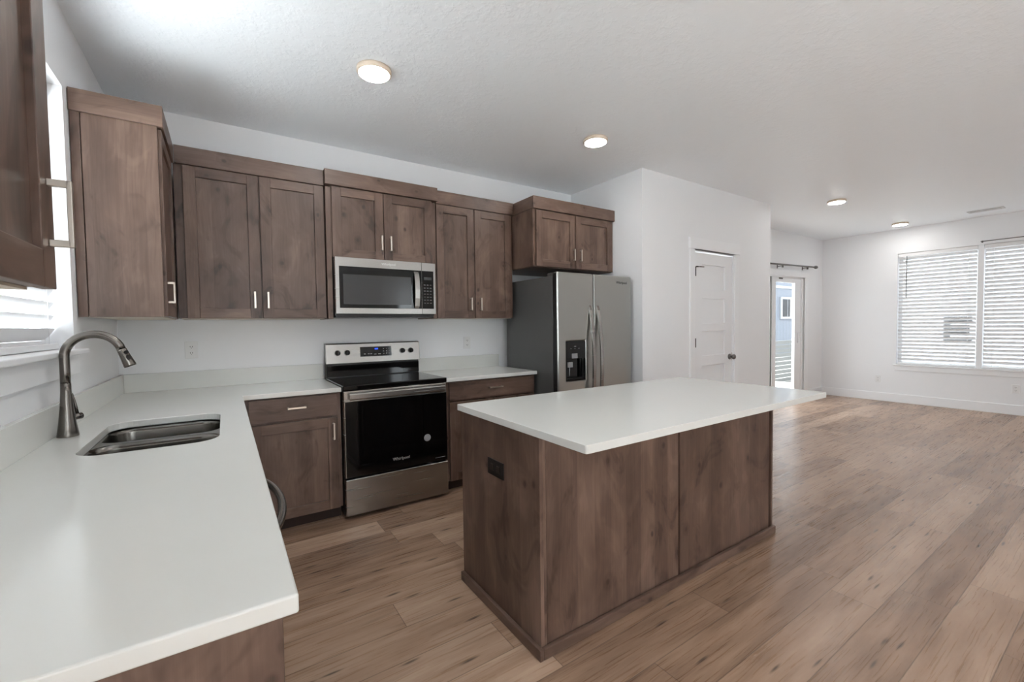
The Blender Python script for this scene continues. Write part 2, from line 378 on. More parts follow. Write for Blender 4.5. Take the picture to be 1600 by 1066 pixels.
# pantry door with casing
def pantry_door():
    d = bpy.data.objects.new('door_1', None); col.objects.link(d); d['kind'] = 'structure'; d.location = (5.02, PY, 0); OFF[d.name] = Vector(d.location)
    fm = front_y(PY)
    m = MB(); f = 0.016
    m.mbox(fm, 4.558, 4.638, 0, 2.075, 0, f).mbox(fm, 5.388, 5.468, 0, 2.075, 0, f)
    m.mbox(fm, 4.545, 5.481, 2.075, 2.19, 0, f+0.006)
    m.build('casing', TRIM, d, bevel=0.002)
    MB().mbox(fm, 4.638, 4.655, 0, 2.058, -0.115, 0).mbox(fm, 5.388, 5.372, 0, 2.058, -0.115, 0).mbox(fm, 4.638, 5.388, 2.056, 2.075, -0.115, 0).build('jamb', TRIM, d)
    a, b, z0, z1, w0, w1 = 4.662, 5.366, 0.012, 2.046, -0.040, -0.006
    tops = [1.925, 1.568, 1.220, 0.852, 0.495]; hts = 0.262
    m = MB()
    ps = [(4.792, 5.222, t-hts, t) for t in tops]
    holes = [[(p[0], p[2]), (p[1], p[2]), (p[1], p[3]), (p[0], p[3])] for p in ps]
    m.plate([(a, z0), (b, z0), (b, z1), (a, z1)], holes, fm, w0, w1)
    slab = m.build('door_leaf', DOORP, d, bevel=0.003)
    for p in ps:
        MB().mbox(fm, p[0]-0.01, p[1]+0.01, p[2]-0.01, p[3]+0.01, w0+0.004, -0.022).build('door_panel', DOORP, slab)
    for z in (1.845, 1.10, 0.25):
        MB().mbox(fm, 4.655, 4.672, z-0.045, z+0.045, -0.006, -0.002).tube([(4.664, PY-0.001, z-0.048), (4.664, PY-0.001, z+0.048)], 0.007, 10).build('hinge', DARKB, d)
    h = MB(); h.tube([(4.664, PY-0.004, 1.893), (4.70, PY-0.030, 1.893), (4.76, PY-0.036, 1.893)], 0.005, 8).tube([(4.640, PY-0.030, 1.893), (4.70, PY-0.030, 1.893)], 0.004, 8)
    h.build('door_stop', DARKB, d)
    k = MB(); k.lathe((5.318, PY+0.006, 0.925), (0, -1, 0), [(0, 0.032), (0.006, 0.032), (0.009, 0.014), (0.03, 0.012), (0.036, 0.024), (0.052, 0.029), (0.064, 0.024), (0.068, 0.010)], 20)
    k.build('door_knob', GUN, d)
    MB().mbox(fm, 5.366, 5.374, 0.88, 0.97, -0.02, -0.004).build('strike_plate', NICKEL, d)
pantry_door()

# sliding patio door
def patio_door():
    d = bpy.data.objects.new('door_2', None); col.objects.link(d); d['kind'] = 'structure'; d.location = (7.97, NY, 0); OFF[d.name] = Vector(d.location)
    fm = front_y(NY)
    MB().mbox(fm, 8.80, 8.925, 0, 2.06, 0, 0.018).mbox(fm, 7.02, 7.15, 0, 2.06, 0, 0.018).mbox(fm, 7.0, 8.945, 2.05, 2.135, 0, 0.022).build('casing', TRIM, d, bevel=0.003)
    m = MB(); m.mbox(fm, 8.755, 8.83, 0, 2.075, -0.14, -0.01).mbox(fm, 7.12, 7.165, 0, 2.075, -0.14, -0.01).mbox(fm, 7.12, 8.83, 2.03, 2.075, -0.14, -0.01).mbox(fm, 7.12, 8.83, 0.0, 0.045, -0.14, -0.01)
    m.build('frame', TRIM, d, bevel=0.003)
    def sash(name, a, b, w0, w1, sa, sb):
        m = MB(); m.mbox(fm, a, a+sa, 0.045, 2.03, w0, w1).mbox(fm, b-sb, b, 0.045, 2.03, w0, w1)
        m.mbox(fm, a+sa, b-sb, 0.045, 0.155, w0, w1).mbox(fm, a+sa, b-sb, 1.955, 2.03, w0, w1)
        s = m.build(name, TRIM, d, bevel=0.004)
        MB().mbox(fm, a+sa, b-sb, 0.155, 1.955, (w0+w1)/2-0.004, (w0+w1)/2+0.004).build('glass_pane', GLASS, s)
        return s
    sash('fixed_sash', 7.165, 7.86, -0.125, -0.085, 0.10, 0.10)
    s = sash('sliding_sash', 7.78, 8.755, -0.075, -0.030, 0.115, 0.22)
    MB().mbox(fm, 7.745, 7.78, 0.045, 2.03, -0.075, -0.045).build('weather_strip', GUN, d)
    MB().mbox(fm, 7.99, 8.10, 2.0, 2.022, -0.03, -0.022).build('vent_latch', DARKB, s)
    MB().mbox(fm, 8.63, 8.66, 0.95, 1.13, -0.03, 0.0).build('door_handle', TRIM, s, bevel=0.006)
patio_door()

# ------------------------------------------------------------------ windows, blinds
def window(n, fm, u0, u1, z0, z1, depth, mull, sill, inward):
    """frame at the outer side of the opening; w is negative towards outside"""
    d = bpy.data.objects.new('window_%d' % n, None); col.objects.link(d); d['kind'] = 'structure'
    d.location = fm((u0+u1)/2, z0, 0); OFF[d.name] = Vector(d.location)
    m = MB(); t = 0.045; a, b = -depth, -depth+0.06
    m.mbox(fm, u0, u0+t, z0, z1, a, b).mbox(fm, u1-t, u1, z0, z1, a, b).mbox(fm, u0+t, u1-t, z0, z0+t, a, b).mbox(fm, u0+t, u1-t, z1-t, z1, a, b)
    for c in mull: m.mbox(fm, c-0.035, c+0.035, z0+t, z1-t, a, b)
    m.build('window_frame', TRIM, d, bevel=0.003)
    MB().mbox(fm, u0+t, u1-t, z0+t, z1-t, a+0.025, a+0.031).build('window_glass', GLASS, d)
    if sill:
        s0, s1, st, pr, ah = sill
        MB().mbox(fm, s0, s1, z0-st+0.004, z0+0.004, -depth+0.06, pr).build('window_sill', TRIM, d, bevel=0.005, seg=3)
        MB().mbox(fm, s0+0.02, s1-0.02, z0-st-ah, z0-st+0.004, 0, 0.016).build('window_apron', TRIM, d, bevel=0.003)
    return d
window(1, front_x(0.0), *LW, 0.15, [-1.76], (-2.60, -0.935, 0.022, 0.045, 0.085), 1)
window(2, lambda u, v, w: (XR-w, u, v), *RW, 0.15, [-2.243], (-3.18, -1.305, 0.022, 0.035, 0.07), -1)
window(3, lambda u, v, w: (u, YR+w, v), 3.65, 4.05, 0.1, 2.2, 0.15, [], None, 1)
window(4, lambda u, v, w: (u, YR+w, v), 0.8, 1.9, 1.0, 2.2, 0.15, [], (0.77, 1.93, 0.022, 0.03, 0.07), 1)  # unseen window added to light the room from behind
window(5, front_x(0.0), -5.95, -4.75, 0.25, 2.35, 0.15, [], (-5.98, -4.72, 0.022, 0.03, 0.07), 1)  # unseen side window, put in to bring sun and daylight inside
# post between the two living-room blinds
MB().box(XR+0.012, XR+0.09, -2.272, -2.212, RW[2], RW[3]).build('trim_1', TRIM, bevel=0.003, kind='structure')

def blind(label, group, fm, u0, u1, z0, z1, w, tilt, wand_u=None, pitch=0.0565, slat=0.0635):
    r = thing('window_blind', label, 'blind', fm((u0+u1)/2, z0, w), group)
    MB().mbox(fm, u0, u1, z1-0.058, z1-0.002, w-0.03, w+0.03).build('headrail', SLATM, r, bevel=0.004)
    m = MB(); z = z1-0.085; hz = math.sin(tilt)*slat/2; hw = math.cos(tilt)*slat/2; n = 0
    zb = z0+0.034
    while z > zb+0.03:
        pts = []
        for i in range(7):                          # gently curved slat, room edge up
            s = -1+2*i/6; c = 0.0028*(1-s*s)
            pts.append((z + s*hz - c*math.cos(tilt), w + s*hw + c*math.sin(tilt)))
        pts += [(a+0.0022*math.cos(tilt), b-0.0022*math.sin(tilt)) for a, b in reversed(pts)]
        m.strip(pts, fm, u0+0.004, u1-0.004); z -= pitch; n += 1
    m.build('slats', SLATM, r)
    MB().mbox(fm, u0+0.004, u1-0.004, zb-0.028, zb-0.002, w-0.028, w+0.028).build('bottom_rail', SLATM, r, bevel=0.004)
    L = u1-u0
    for c in (u0+0.10, (u0+u1)/2, u1-0.10) if L > 1.1 else (u0+0.09, u1-0.09):
        m = MB()
        for q in (-1, 1): m.tube([fm(c, zb-0.005, w+q*(hw+0.003)), fm(c, z1-0.05, w+q*(hw+0.003))], 0.0012, 6)
        m.build('ladder_cord', SLATM, r)
    if wand_u is not None:
        MB().tube([fm(wand_u, z1-0.05, w+0.045), fm(wand_u, z1-0.70, w+0.045)], 0.005, 8).build('tilt_wand', GUN, r)
    return r
BG = 'blinds in the living room window'
fr = lambda u, v, w: (XR-w, u, v)
blind('white slatted blind with thin tilt wand, in living room window half nearer patio door', BG, fr, -2.208, -1.340, RW[2], RW[3], -0.040, R(46), -1.445, slat=0.0508)
blind('white slatted blind without wand, in living room window half cut by photo edge', BG, fr, -3.145, -2.276, RW[2], RW[3], -0.040, R(46), slat=0.0508)
blind('white slatted blind in the window above the sink, beside the faucet', None, front_x(0.0), LW[0]+0.006, LW[1]-0.006, LW[2], LW[3], -0.075, R(54))

# ------------------------------------------------------------------ cabinet pieces
def pull(fm, u, v, length, vertical, parent, out=0.030):
    m = MB(); h = length/2; t = 0.0055
    if vertical:
        m.mbox(fm, u-t, u+t, v-h, v+h, out-0.007, out)
        for s in (-1, 1): m.mbox(fm, u-t, u+t, v+s*h, v+s*(h-0.011), 0.0, out-0.004)
    else:
        m.mbox(fm, u-h, u+h, v-t, v+t, out-0.007, out)
        for s in (-1, 1): m.mbox(fm, u+s*h, u+s*(h-0.011), v-t, v+t, 0.0, out-0.004)
    return m.build('handle', NICKEL, parent, bevel=0.001)
def pulled(fm, d): return lambda u, v, w: fm(u, v, w+d)
def shaker(fm, u0, u1, v0, v1, parent, handle=None, st=0.064, th=0.020, name='door'):
    m = MB(); m.mi = 0
    m.mbox(fm, u0, u0+st, v0, v1, 0.001, th).mbox(fm, u1-st, u1, v0, v1, 0.001, th)
    m.mbox(fm, u0+st, u1-st, v0+st, v1-st, 0.001, th-0.011)
    m.mi = 1
    m.mbox(fm, u0+st, u1-st, v0, v0+st, 0.001, th).mbox(fm, u0+st, u1-st, v1-st, v1, 0.001, th)
    d = m.build(name, [WV, WH], parent, bevel=0.0016)
    if handle: pull(pulled(fm, th), *handle, d)
    return d
def slab(fm, u0, u1, v0, v1, parent, handle=None, th=0.020, name='drawer'):
    d = MB().mbox(fm, u0, u1, v0, v1, 0.001, th).build(name, WH, parent, bevel=0.002)
    if handle: pull(pulled(fm, th), *handle, d)
    return d
def body(parent, x0, x1, y0, y1, z0, z1, under=True, lining=None):
    MB().box(x0, x1, y0, y1, z0+(0.006 if under else 0), z1).build('body', WV, parent, bevel=0.0015)
    if under: MB().box(x0+0.012, x1-0.012, y0+0.012, y1-0.004, z0+0.001, z0+0.0058).build('underside', lining or MAPLE, parent)
UZ, UT, CT = 1.373, 2.335, 2.434       # underside, door top, crown top
CB = 2.322
YB = -0.310                             # face of the back wall uppers
G = 'stained wood upper cabinets'
# corner cabinet on the left wall: its end panel faces the camera
c = thing('upper_cabinet', 'dark wood upper cabinet on the window wall in the corner, plain end panel facing out', 'cabinet', (0.16, -0.45, UZ), G)
body(c, 0.003, 0.311, -0.872, -0.003, UZ, CB+0.01)
MB().box(0.003, 0.037, -0.886, -0.873, UZ, CB).build('scribe_strip', WV, c, bevel=0.001)
MB().box(0.041, 0.318, -0.889, -0.873, UZ, CB).build('end_panel', WV, c, bevel=0.0015)
shaker(front_x(0.312), -0.868, -0.365, UZ+0.004, CB-0.006, c, (-0.835, 1.50, 0.110, True))
MB().box(0.003, 0.342, -0.898, -0.3325, CB, 2.424).build('crown_trim', WH, c, bevel=0.002)
# back wall, left of the microwave
c = thing('upper_cabinet', 'dark wood upper cabinet with two tall doors between corner cabinet and microwave', 'cabinet', (0.78, -0.16, UZ), G)
body(c, 0.336, 1.192, YB, -0.003, UZ, CB+0.01)
shaker(front_y(YB), 0.381, 0.783, UZ+0.004, UT-0.012, c, (0.745, 1.499, 0.110, True))
shaker(front_y(YB), 0.791, 1.190, UZ+0.004, UT-0.012, c, (0.822, 1.499, 0.110, True))
MB().box(0.3435, 1.1915, YB-0.030, -0.003, CB+0.004, CT).build('crown_trim', WH, c, bevel=0.002)
# above the microwave
YM = -0.345
c = thing('upper_cabinet', 'short dark wood cabinet with two doors directly above the microwave', 'cabinet', (1.62, -0.18, 1.815), G)
body(c, 1.233, 2.010, YM, -0.003, 1.822, CB+0.01, False)
for a, b in ((1.198, 1.2325), (2.0105, 2.044)):
    MB().box(a, b, YM-0.004, -0.003, UZ, CB).build('side_panel', WV, c, bevel=0.0015)
shaker(front_y(YM), 1.237, 1.607, 1.818, UT-0.008, c, (1.588, 1.948, 0.110, True))
shaker(front_y(YM), 1.613, 2.006, 1.818, UT-0.008, c, (1.658, 1.948, 0.110, True))
MB().box(1.1925, 2.053, YM-0.036, -0.003, CB+0.010, CT+0.004).build('crown_trim', WH, c, bevel=0.002)
# between microwave and refrigerator
c = thing('upper_cabinet', 'dark wood upper cabinet with two tall doors between microwave and refrigerator', 'cabinet', (2.44, -0.16, UZ), G)
body(c, 2.058, 2.826, YB, -0.003, UZ, CB+0.01)
shaker(front_y(YB), 2.060, 2.414, UZ+0.004, UT-0.012, c, (2.372, 1.499, 0.110, True))
shaker(front_y(YB), 2.422, 2.800, UZ+0.004, UT-0.012, c, (2.468, 1.499, 0.110, True))
MB().box(2.0545, 2.824, YB-0.030, -0.003, CB+0.004, CT).build('crown_trim', WH, c, bevel=0.002)
# above the refrigerator, full depth
YF = -0.620
c = thing('upper_cabinet', 'deep dark wood cabinet with two small doors above the refrigerator', 'cabinet', (3.33, -0.32, 1.823), G)
body(c, 2.840, 3.829, YF, -0.003, 1.823, CB+0.01, True, WV)
shaker(front_y(YF), 2.866, 3.318, 1.828, CB-0.004, c, (3.290, 1.953, 0.108, True))
shaker(front_y(YF), 3.326, 3.800, 1.828, CB-0.004, c, (3.374, 1.953, 0.108, True))
MB().box(2.828, 3.831, YF-0.030, -0.003, CB+0.004, CT-0.002).build('crown_trim', WH, c, bevel=0.002)
# beside the camera, left wall
c = thing('upper_cabinet', 'dark wood upper cabinet with large bar handle, cut off at the left photo edge', 'cabinet', (0.16, -2.95, UZ), G)
body(c, 0.003, 0.311, -3.30, -2.652, UZ, CB+0.01)
shaker(front_x(0.312), -2.962, -2.647, UZ+0.003, CB-0.006, c, (-2.672, 1.500, 0.110, True), st=0.060)
shaker(front_x(0.312), -3.290, -2.968, UZ+0.003, CB-0.006, c, (-3.265, 1.500, 0.110, True), st=0.060)
MB().box(0.003, 0.342, -3.32, -2.640, CB, 2.424).build('crown_trim', WH, c, bevel=0.002)

# ------------------------------------------------------------------ base cabinets
ZB, ZC = 0.876, 0.906
GB = 'stained wood base cabinets'
YBF = -0.610
def base_y(label, x0, x1, doors, drawer, dx0, dx1, dhandle):
    c = thing('base_cabinet', label, 'cabinet', ((x0+x1)/2, -0.31, 0), GB)
    MB().box(x0, x1, YBF, -0.003, 0.090, ZB-0.001).build('body', WV, c, bevel=0.0015)
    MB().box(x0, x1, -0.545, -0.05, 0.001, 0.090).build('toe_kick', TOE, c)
    slab(front_y(YBF), dx0, dx1, 0.722, 0.866, c, dhandle)
    for d in doors: shaker(front_y(YBF), d[0], d[1], 0.092, 0.708, c, d[2])
    return c
base_y('dark wood base cabinet with one drawer and door between sink counter corner and range', 0.632, 1.209,
       [(0.672, 1.186, (1.156, 0.618, 0.110, True))], True, 0.676, 1.186, (0.938, 0.800, 0.108, False))
base_y('dark wood base cabinet with wide drawer between range and refrigerator, half behind the island', 1.977, 2.842,
       [(2.010, 2.410, None), (2.418, 2.830, (2.450, 0.618, 0.110, True))], True, 2.010, 2.830, (2.424, 0.802, 0.130, False))
XBF = 0.605
def base_x(label, y0, y1, doors, drawers, end=False):
    c = thing('base_cabinet', label, 'cabinet', (0.3, (y0+y1)/2, 0), GB)
    MB().box(0.003, XBF, y0, y1, 0.090, ZB-0.001 if 'sink' not in label.split(',')[0] else 0.64).build('body', WV, c, bevel=0.0015)
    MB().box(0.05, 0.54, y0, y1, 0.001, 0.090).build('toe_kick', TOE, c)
    if end: MB().box(0.003, 0.627, y0-0.016, y0-0.0005, 0.002, ZB-0.001).build('end_panel', WV, c, bevel=0.0015)
    for a, b in drawers: slab(front_x(XBF), a, b, 0.722, 0.866, c, ((a+b)/2, 0.80, 0.108, False))
    for a, b in doors: shaker(front_x(XBF), a, b, 0.092, 0.708, c)
    return c
base_x('dark wood end cabinet under the near end of the sink counter, bottom left', -2.952, -2.538, [(-2.945, -2.545)], [(-2.945, -2.545)], True)
base_x('dark wood sink base cabinet under the double sink, hidden below the counter', -1.925, -1.005, [(-1.92, -1.47), (-1.46, -1.01)], [])
c = thing('base_cabinet', 'dark wood corner base cabinet below the bend of the white counter', 'cabinet', (0.3, -0.5, 0), GB)
MB().box(0.003, 0.605, -1.003, -0.003, 0.09, ZB-0.001).build('body', WV, c)
MB().box(0.605, 0.629, -1.003, -0.628, 0.09, ZB-0.001).build('corner_stile', WV, c)
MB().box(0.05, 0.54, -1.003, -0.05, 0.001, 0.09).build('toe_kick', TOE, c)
# dishwasher in the sink run
dw = thing('dishwasher', 'dishwasher under the sink counter, only its curved steel handle shows past the edge', 'dishwasher', (0.3, -2.23, 0))
MB().box(0.02, 0.60, -2.528, -1.932, 0.09, 0.868).build('tub', BLACKP, dw)
MB().box(0.05, 0.55, -2.528, -1.932, 0.002, 0.09).build('kick_plate', BLACKP, dw)
dd = MB().box(0.601, 0.628, -2.526, -1.934, 0.10, 0.868).build('door', STEEL, dw, bevel=0.004)
pts = [(0.628+0.066*math.sin(math.pi*t/20)**0.55, -2.49+0.52*t/20, 0.792) for t in range(21)]
MB().tube(pts, 0.011, 12).build('handle', STEEL, dd)

# ------------------------------------------------------------------ worktops
SINK = (0.150, 0.540, -1.800, -1.170)
hole = rrect(*SINK, 0.085, 8)
wt = MB().plate([(0.003, -2.979), (0.648, -2.979), (0.648, -0.648), (1.2095, -0.648), (1.2095, -0.003), (0.003, -0.003)], [hole[::-1]], top_z(0), ZB, ZC)
wt = wt.build('worktop', QUARTZ, None, bevel=0.004, seg=3); tag(wt, 'white quartz L-shaped counter with the sink cut into it, running to the range', 'countertop', 'white quartz counters')
MB().box(0.003, 0.022, -2.979, -0.0035, ZC, 1.024).build('backsplash', QUARTZ, wt, bevel=0.0015)
MB().box(0.0225, 1.2095, -0.022, -0.0035, ZC, 1.024).build('backsplash', QUARTZ, wt, bevel=0.0015)
wr = MB().box(1.9745, 2.850, -0.648, -0.003, ZB, ZC).build('worktop', QUARTZ, None, bevel=0.004, seg=3)
tag(wr, 'short white quartz counter between the range and the refrigerator', 'countertop', 'white quartz counters')
MB().box(1.9745, 2.845, -0.022, -0.0035, ZC, 1.024).build('backsplash', QUARTZ, wr, bevel=0.0015)

# sink: two steel bowls under the cut-out
sk = thing('kitchen_sink', 'stainless steel double bowl sink set under the white counter', 'sink', (0.345, -1.485, 0.7))
def bowl(y0, y1, x0, x1, depth, name):
    m = MB(); r = 0.075
    lv = [(0.0, 0.0, r), (-0.02, 0.004, r), (-depth+0.04, 0.010, r), (-depth+0.012, 0.020, r*0.9), (-depth, 0.045, r*0.6)]
    rings = [[m.bm.verts.new((u, v, ZB-0.001+dz)) for u, v in rrect(x0+i, x1-i, y0+i, y1-i, rr, 8)] for dz, i, rr in lv]
    n = len(rings[0])
    for a, b in zip(rings, rings[1:]):
        for i in range(n): m.bm.faces.new([a[i], a[(i+1) % n], b[(i+1) % n], b[i]]).smooth = True
    m.bm.faces.new(rings[-1])
    # outer skin gives the steel its thickness
    o = m.build(name, SINKM, sk)
    s = o.modifiers.new('sheet', 'SOLIDIFY'); s.thickness = 0.003; s.offset = 1
    MB().lathe(((x0+x1)/2, (y0+y1)/2, ZB-depth-0.002), (0, 0, 1), [(0.0, 0.045), (0.003, 0.045), (0.004, 0.034), (0.0015, 0.030)], 24).build('drain', FAUCETM, o)
    return o
bowl(-1.470, -1.168, 0.148, 0.542, 0.20, 'bowl'); bowl(-1.802, -1.500, 0.148, 0.542, 0.20, 'bowl')
m = MB(); m.plate([(0.110, -1.84), (0.578, -1.84), (0.578, -1.13), (0.110, -1.13)],
        [rrect(0.148, 0.542, -1.470, -1.168, 0.075, 8)[::-1], rrect(0.148, 0.542, -1.802, -1.500, 0.075, 8)[::-1]], top_z(0), ZB-0.004, ZB-0.001)
m.build('rim', SINKM, sk)

# faucet
fc = thing('kitchen_faucet', 'brushed steel gooseneck pull-down faucet standing behind the sink', 'faucet', (0.060, -1.39, ZC))
FX, FY = 0.060, -1.39
MB().lathe((FX, FY, ZC), (0, 0, 1), [(0.0, 0.031), (0.004, 0.0315), (0.05, 0.0255), (0.11, 0.0195), (0.17, 0.0158), (0.204, 0.0150)], 32).build('base', FAUCETM, fc)
pts = [(FX, FY, 1.1105), (FX, FY, 1.15), (FX, FY, 1.19)]; RC = 0.083; CXF = FX+RC; CZF = 1.210
for i in range(0, 17):
    a = R(180 - i*10.3); pts.append((CXF + RC*math.cos(a), FY, CZF + RC*math.sin(a)))
MB().tube(pts, 0.0150, 20, ref=(0, 1, 0)).build('spout', FAUCETM, fc)
p0 = Vector(pts[-1]); d0 = (Vector(pts[-1])-Vector(pts[-2])).normalized()
hd = MB().lathe(p0, d0, [(0.0, 0.0150), (0.004, 0.0158), (0.03, 0.0172), (0.068, 0.0205), (0.074, 0.0195)], 24).build('spray_head', FAUCETM, fc)
side = Vector((0.40, -0.70, 0.55)); side = (side - d0*side.dot(d0)).normalized()
def head_pad(h, a, b):
    bm = MB(); q = p0 + d0*h + side*0.0165; n = d0.cross(side)
    vs = [bm.bm.verts.new(q + d0*a*math.cos(2*math.pi*i/20) + n*b*math.sin(2*math.pi*i/20) + side*0.002) for i in range(20)]
    vb = [bm.bm.verts.new(v.co - side*0.008) for v in vs]
    bm.bm.faces.new(vs); bm.bm.faces.new(vb[::-1])
    for i in range(20): bm.bm.faces.new([vs[i], vb[i], vb[(i+1) % 20], vs[(i+1) % 20]])
    bm.build('spray_button', BLACKP, hd)
head_pad(0.017, 0.0075, 0.0085); head_pad(0.040, 0.0135, 0.0095)
MB().tube([(FX+0.012, FY+0.016, 0.976), (FX+0.030, FY+0.040, 0.976)], 0.0125, 16).tube([(FX+0.022, FY+0.032, 0.980), (FX+0.016, FY+0.036, 1.02), (FX+0.006, FY+0.040, 1.065)], [0.006, 0.005, 0.0045], 10).build('lever', FAUCETM, fc)

# ------------------------------------------------------------------ range
X0, X1 = 1.2135, 1.9710; YF2 = -0.655
rg = thing('range', 'stainless steel electric range with black glass oven door below the microwave', 'stove', (1.592, -0.33, 0))
MB().box(X0+0.002, X1-0.002, -0.625, -0.055, 0.022, 0.898).build('body', BLACKP, rg, bevel=0.002)
for x in (X0+0.05, X1-0.05):
    for y in (-0.55, -0.10): MB().lathe((x, y, 0.0), (0, 0, 1), [(0.0, 0.016), (0.022, 0.012)], 12).build('foot', BLACKP, rg)
ck = MB().box(X0, X1, -0.672, -0.115, 0.882, 0.917).build('cooktop', BLACKG, rg, bevel=0.006, seg=3)
def ringmesh(cx, cy, r, t=0.0022):
    m = MB(); n = 48
    a = [m.bm.verts.new((cx+r*math.cos(2*math.pi*i/n), cy+r*math.sin(2*math.pi*i/n), 0.9174)) for i in range(n)]
    b = [m.bm.verts.new((cx+(r-t)*math.cos(2*math.pi*i/n), cy+(r-t)*math.sin(2*math.pi*i/n), 0.9174)) for i in range(n)]
    for i in range(n): m.bm.faces.new([a[i], a[(i+1) % n], b[(i+1) % n], b[i]])
    m.build('burner_ring', BURNER, ck)
for cx, cy, r in ((1.41, -0.51, 0.115), (1.79, -0.51, 0.09), (1.41, -0.25, 0.075), (1.79, -0.25, 0.095), (1.60, -0.22, 0.055)): ringmesh(cx, cy, r)
# rear riser and control panel
bg = MB().box(X0+0.004, X1-0.004, -0.112, -0.030, 0.90, 1.176).build('backguard', BLACKP, rg, bevel=0.006)
MB().box(X0+0.006, X1-0.006, -0.118, -0.1125, 0.922, 1.012).build('riser_glass', BLACKG, bg, bevel=0.002)
fmb = lambda u, v, w: (u, -0.1125 - w - (v-1.026)*-0.10, v)
cp_ = MB(); cp_.strip([(1.026, 0.0), (1.026, 0.018), (1.176, 0.003), (1.184, -0.010), (1.184, -0.06), (1.05, -0.02)], lambda u, v, w: (u, -0.1125-w, v), X0, X1)
cp = cp_.build('control_panel', STEEL, rg, bevel=0.002)
def fcp(u, v, w): return (u, -0.1305 + (v-1.026)*0.10 - w, v)
for x in (1.300, 1.372, 1.820, 1.893):
    q = fcp(x, 1.110, 0.0); nn = Vector((0, -1, -0.10)).normalized()
    kb = MB().lathe(Vector(q) - nn*0.001, nn, [(0.0, 0.0215), (0.010, 0.0210), (0.024, 0.0170), (0.026, 0.013)], 20).build('knob', BLACKP, cp)
    MB().quadbox([Vector(fcp(x+dx, 1.110+dz, w_)) for dx, dz, w_ in ((-0.0035,-0.017,0.02),(0.0035,-0.017,0.02),(0.0035,0.017,0.02),(-0.0035,0.017,0.02),(-0.0035,-0.017,0.034),(0.0035,-0.017,0.034),(0.0035,0.017,0.034),(-0.0035,0.017,0.034))]).build('grip', BLACKP, kb, bevel=0.002)
def slant(u0, u1, v0, v1, w0, w1, m=None):
    m = m or MB(); return m.quadbox([fcp(u0,v0,w0), fcp(u1,v0,w0), fcp(u1,v1,w0), fcp(u0,v1,w0), fcp(u0,v0,w1), fcp(u1,v0,w1), fcp(u1,v1,w1), fcp(u0,v1,w1)])
dp = slant(1.472, 1.725, 1.072, 1.150, -0.004, 0.002).build('display', BLACKG, cp)
slant(1.588, 1.614, 1.126, 1.138, 0.002, 0.0026).build('clock', BLUE, dp)
m = MB()
for x in (1.50, 1.53, 1.55): slant(x, x+0.014, 1.090, 1.096, 0.002, 0.0026, m)
for x in (1.58, 1.615): slant(x, x+0.02, 1.086, 1.092, 0.002, 0.0026, m)
for x in (1.655, 1.68, 1.70):
    for z in (1.088, 1.108, 1.128): slant(x, x+0.009, z, z+0.006, 0.002, 0.0026, m)
m.build('keypad', GREYP, dp)
# oven door
fmr = front_y(-0.626)
od = MB().mbox(fmr, X0+0.004, X1-0.004, 0.288, 0.878, 0.0, 0.040).build('oven_door', STEEL, rg, bevel=0.004)
MB().mbox(fmr, X0+0.012, X1-0.006, 0.290, 0.806, 0.040, 0.0455).build('oven_glass', BLACKG, od, bevel=0.002)
m = MB(); m.plate(rrect(0.820, 0.866, 0.058, 0.080, 0.009, 4), [], lambda u, v, w: (w, -0.626-v, u), X0+0.036, X1-0.030)
for x in (X0+0.075, X1-0.07): m.mbox(fmr, x-0.02, x+0.02, 0.832, 0.856, 0.038, 0.062)
m.build('handle', STEEL, od, bevel=0.002)
MB().lathe((1.804, -0.6712, 0.480), (0, -1, 0), [(0.0, 0.0265), (0.0008, 0.0265)], 28).build('sticker', GREYP, od)
text_part('Whirlpool', 0.030, lambda x, y, z: (1.603+x, -0.6716-z, 0.362+y), od, SILVERP, bold=0.0004)
MB().mbox(fmr, 1.865, 1.945, 0.314, 0.317, 0.0455, 0.0459).build('fine_print', GREYP, od)
MB().mbox(fmr, X0+0.004, X1-0.002, 0.026, 0.276, 0.0, 0.044).build('drawer', STEEL, rg, bevel=0.006, seg=3)

# ------------------------------------------------------------------ microwave
mw = thing('microwave', 'stainless over-the-range microwave with black glass front above the range', 'microwave', (1.62, -0.2, 1.385))
MB().box(1.2375, 2.0045, -0.380, -0.004, 1.396, 1.8165).build('body', BLACKP, mw, bevel=0.002)
MB().box(1.245, 2.000, -0.372, -0.03, 1.382, 1.397).build('vent_base', BLACKP, mw)
fmm = front_y(-0.381)
md = MB().plate([(1.2375, 1.408), (1.887, 1.408), (1.887, 1.8155), (1.2375, 1.8155)], [[(1.264, 1.450), (1.264, 1.750), (1.886, 1.750), (1.886, 1.450)]], fmm, 0.0, 0.036)
m = md; door = m.build('door', STEEL, mw, bevel=0.002)
MB().mbox(fmm, 1.264, 1.8865, 1.450, 1.750, 0.0, 0.0335).build('door_glass', BLACKG, door, bevel=0.001)
MB().mbox(fmm, 1.291, 1.800, 1.477, 1.694, 0.0335, 0.0340).build('window_mesh', MWIN, door)
m = MB(); hp = [(1.452, 0.034), (1.47, 0.052), (1.53, 0.064), (1.595, 0.068), (1.66, 0.064), (1.72, 0.052), (1.742, 0.034)]
prof = [(z, w_) for z, w_ in hp] + [(z, w_-0.012 if w_ > 0.04 else w_-0.001) for z, w_ in reversed(hp)]
m.strip(prof, fmm, 1.822, 1.860); m.build('handle', STEEL, door, bevel=0.003)
text_part('Whirlpool', 0.026, lambda x, y, z: (1.625+x, -0.4172-z, 1.782+y), door, SILVERP, bold=0.0002)
MB().mbox(fmm, 1.889, 2.0045, 1.408, 1.8155, 0.0, 0.036).build('control_frame', STEEL, mw, bevel=0.002)
pn = MB().mbox(fmm, 1.8895, 1.986, 1.450, 1.750, 0.036, 0.038).build('control_panel', BLACKG, mw)
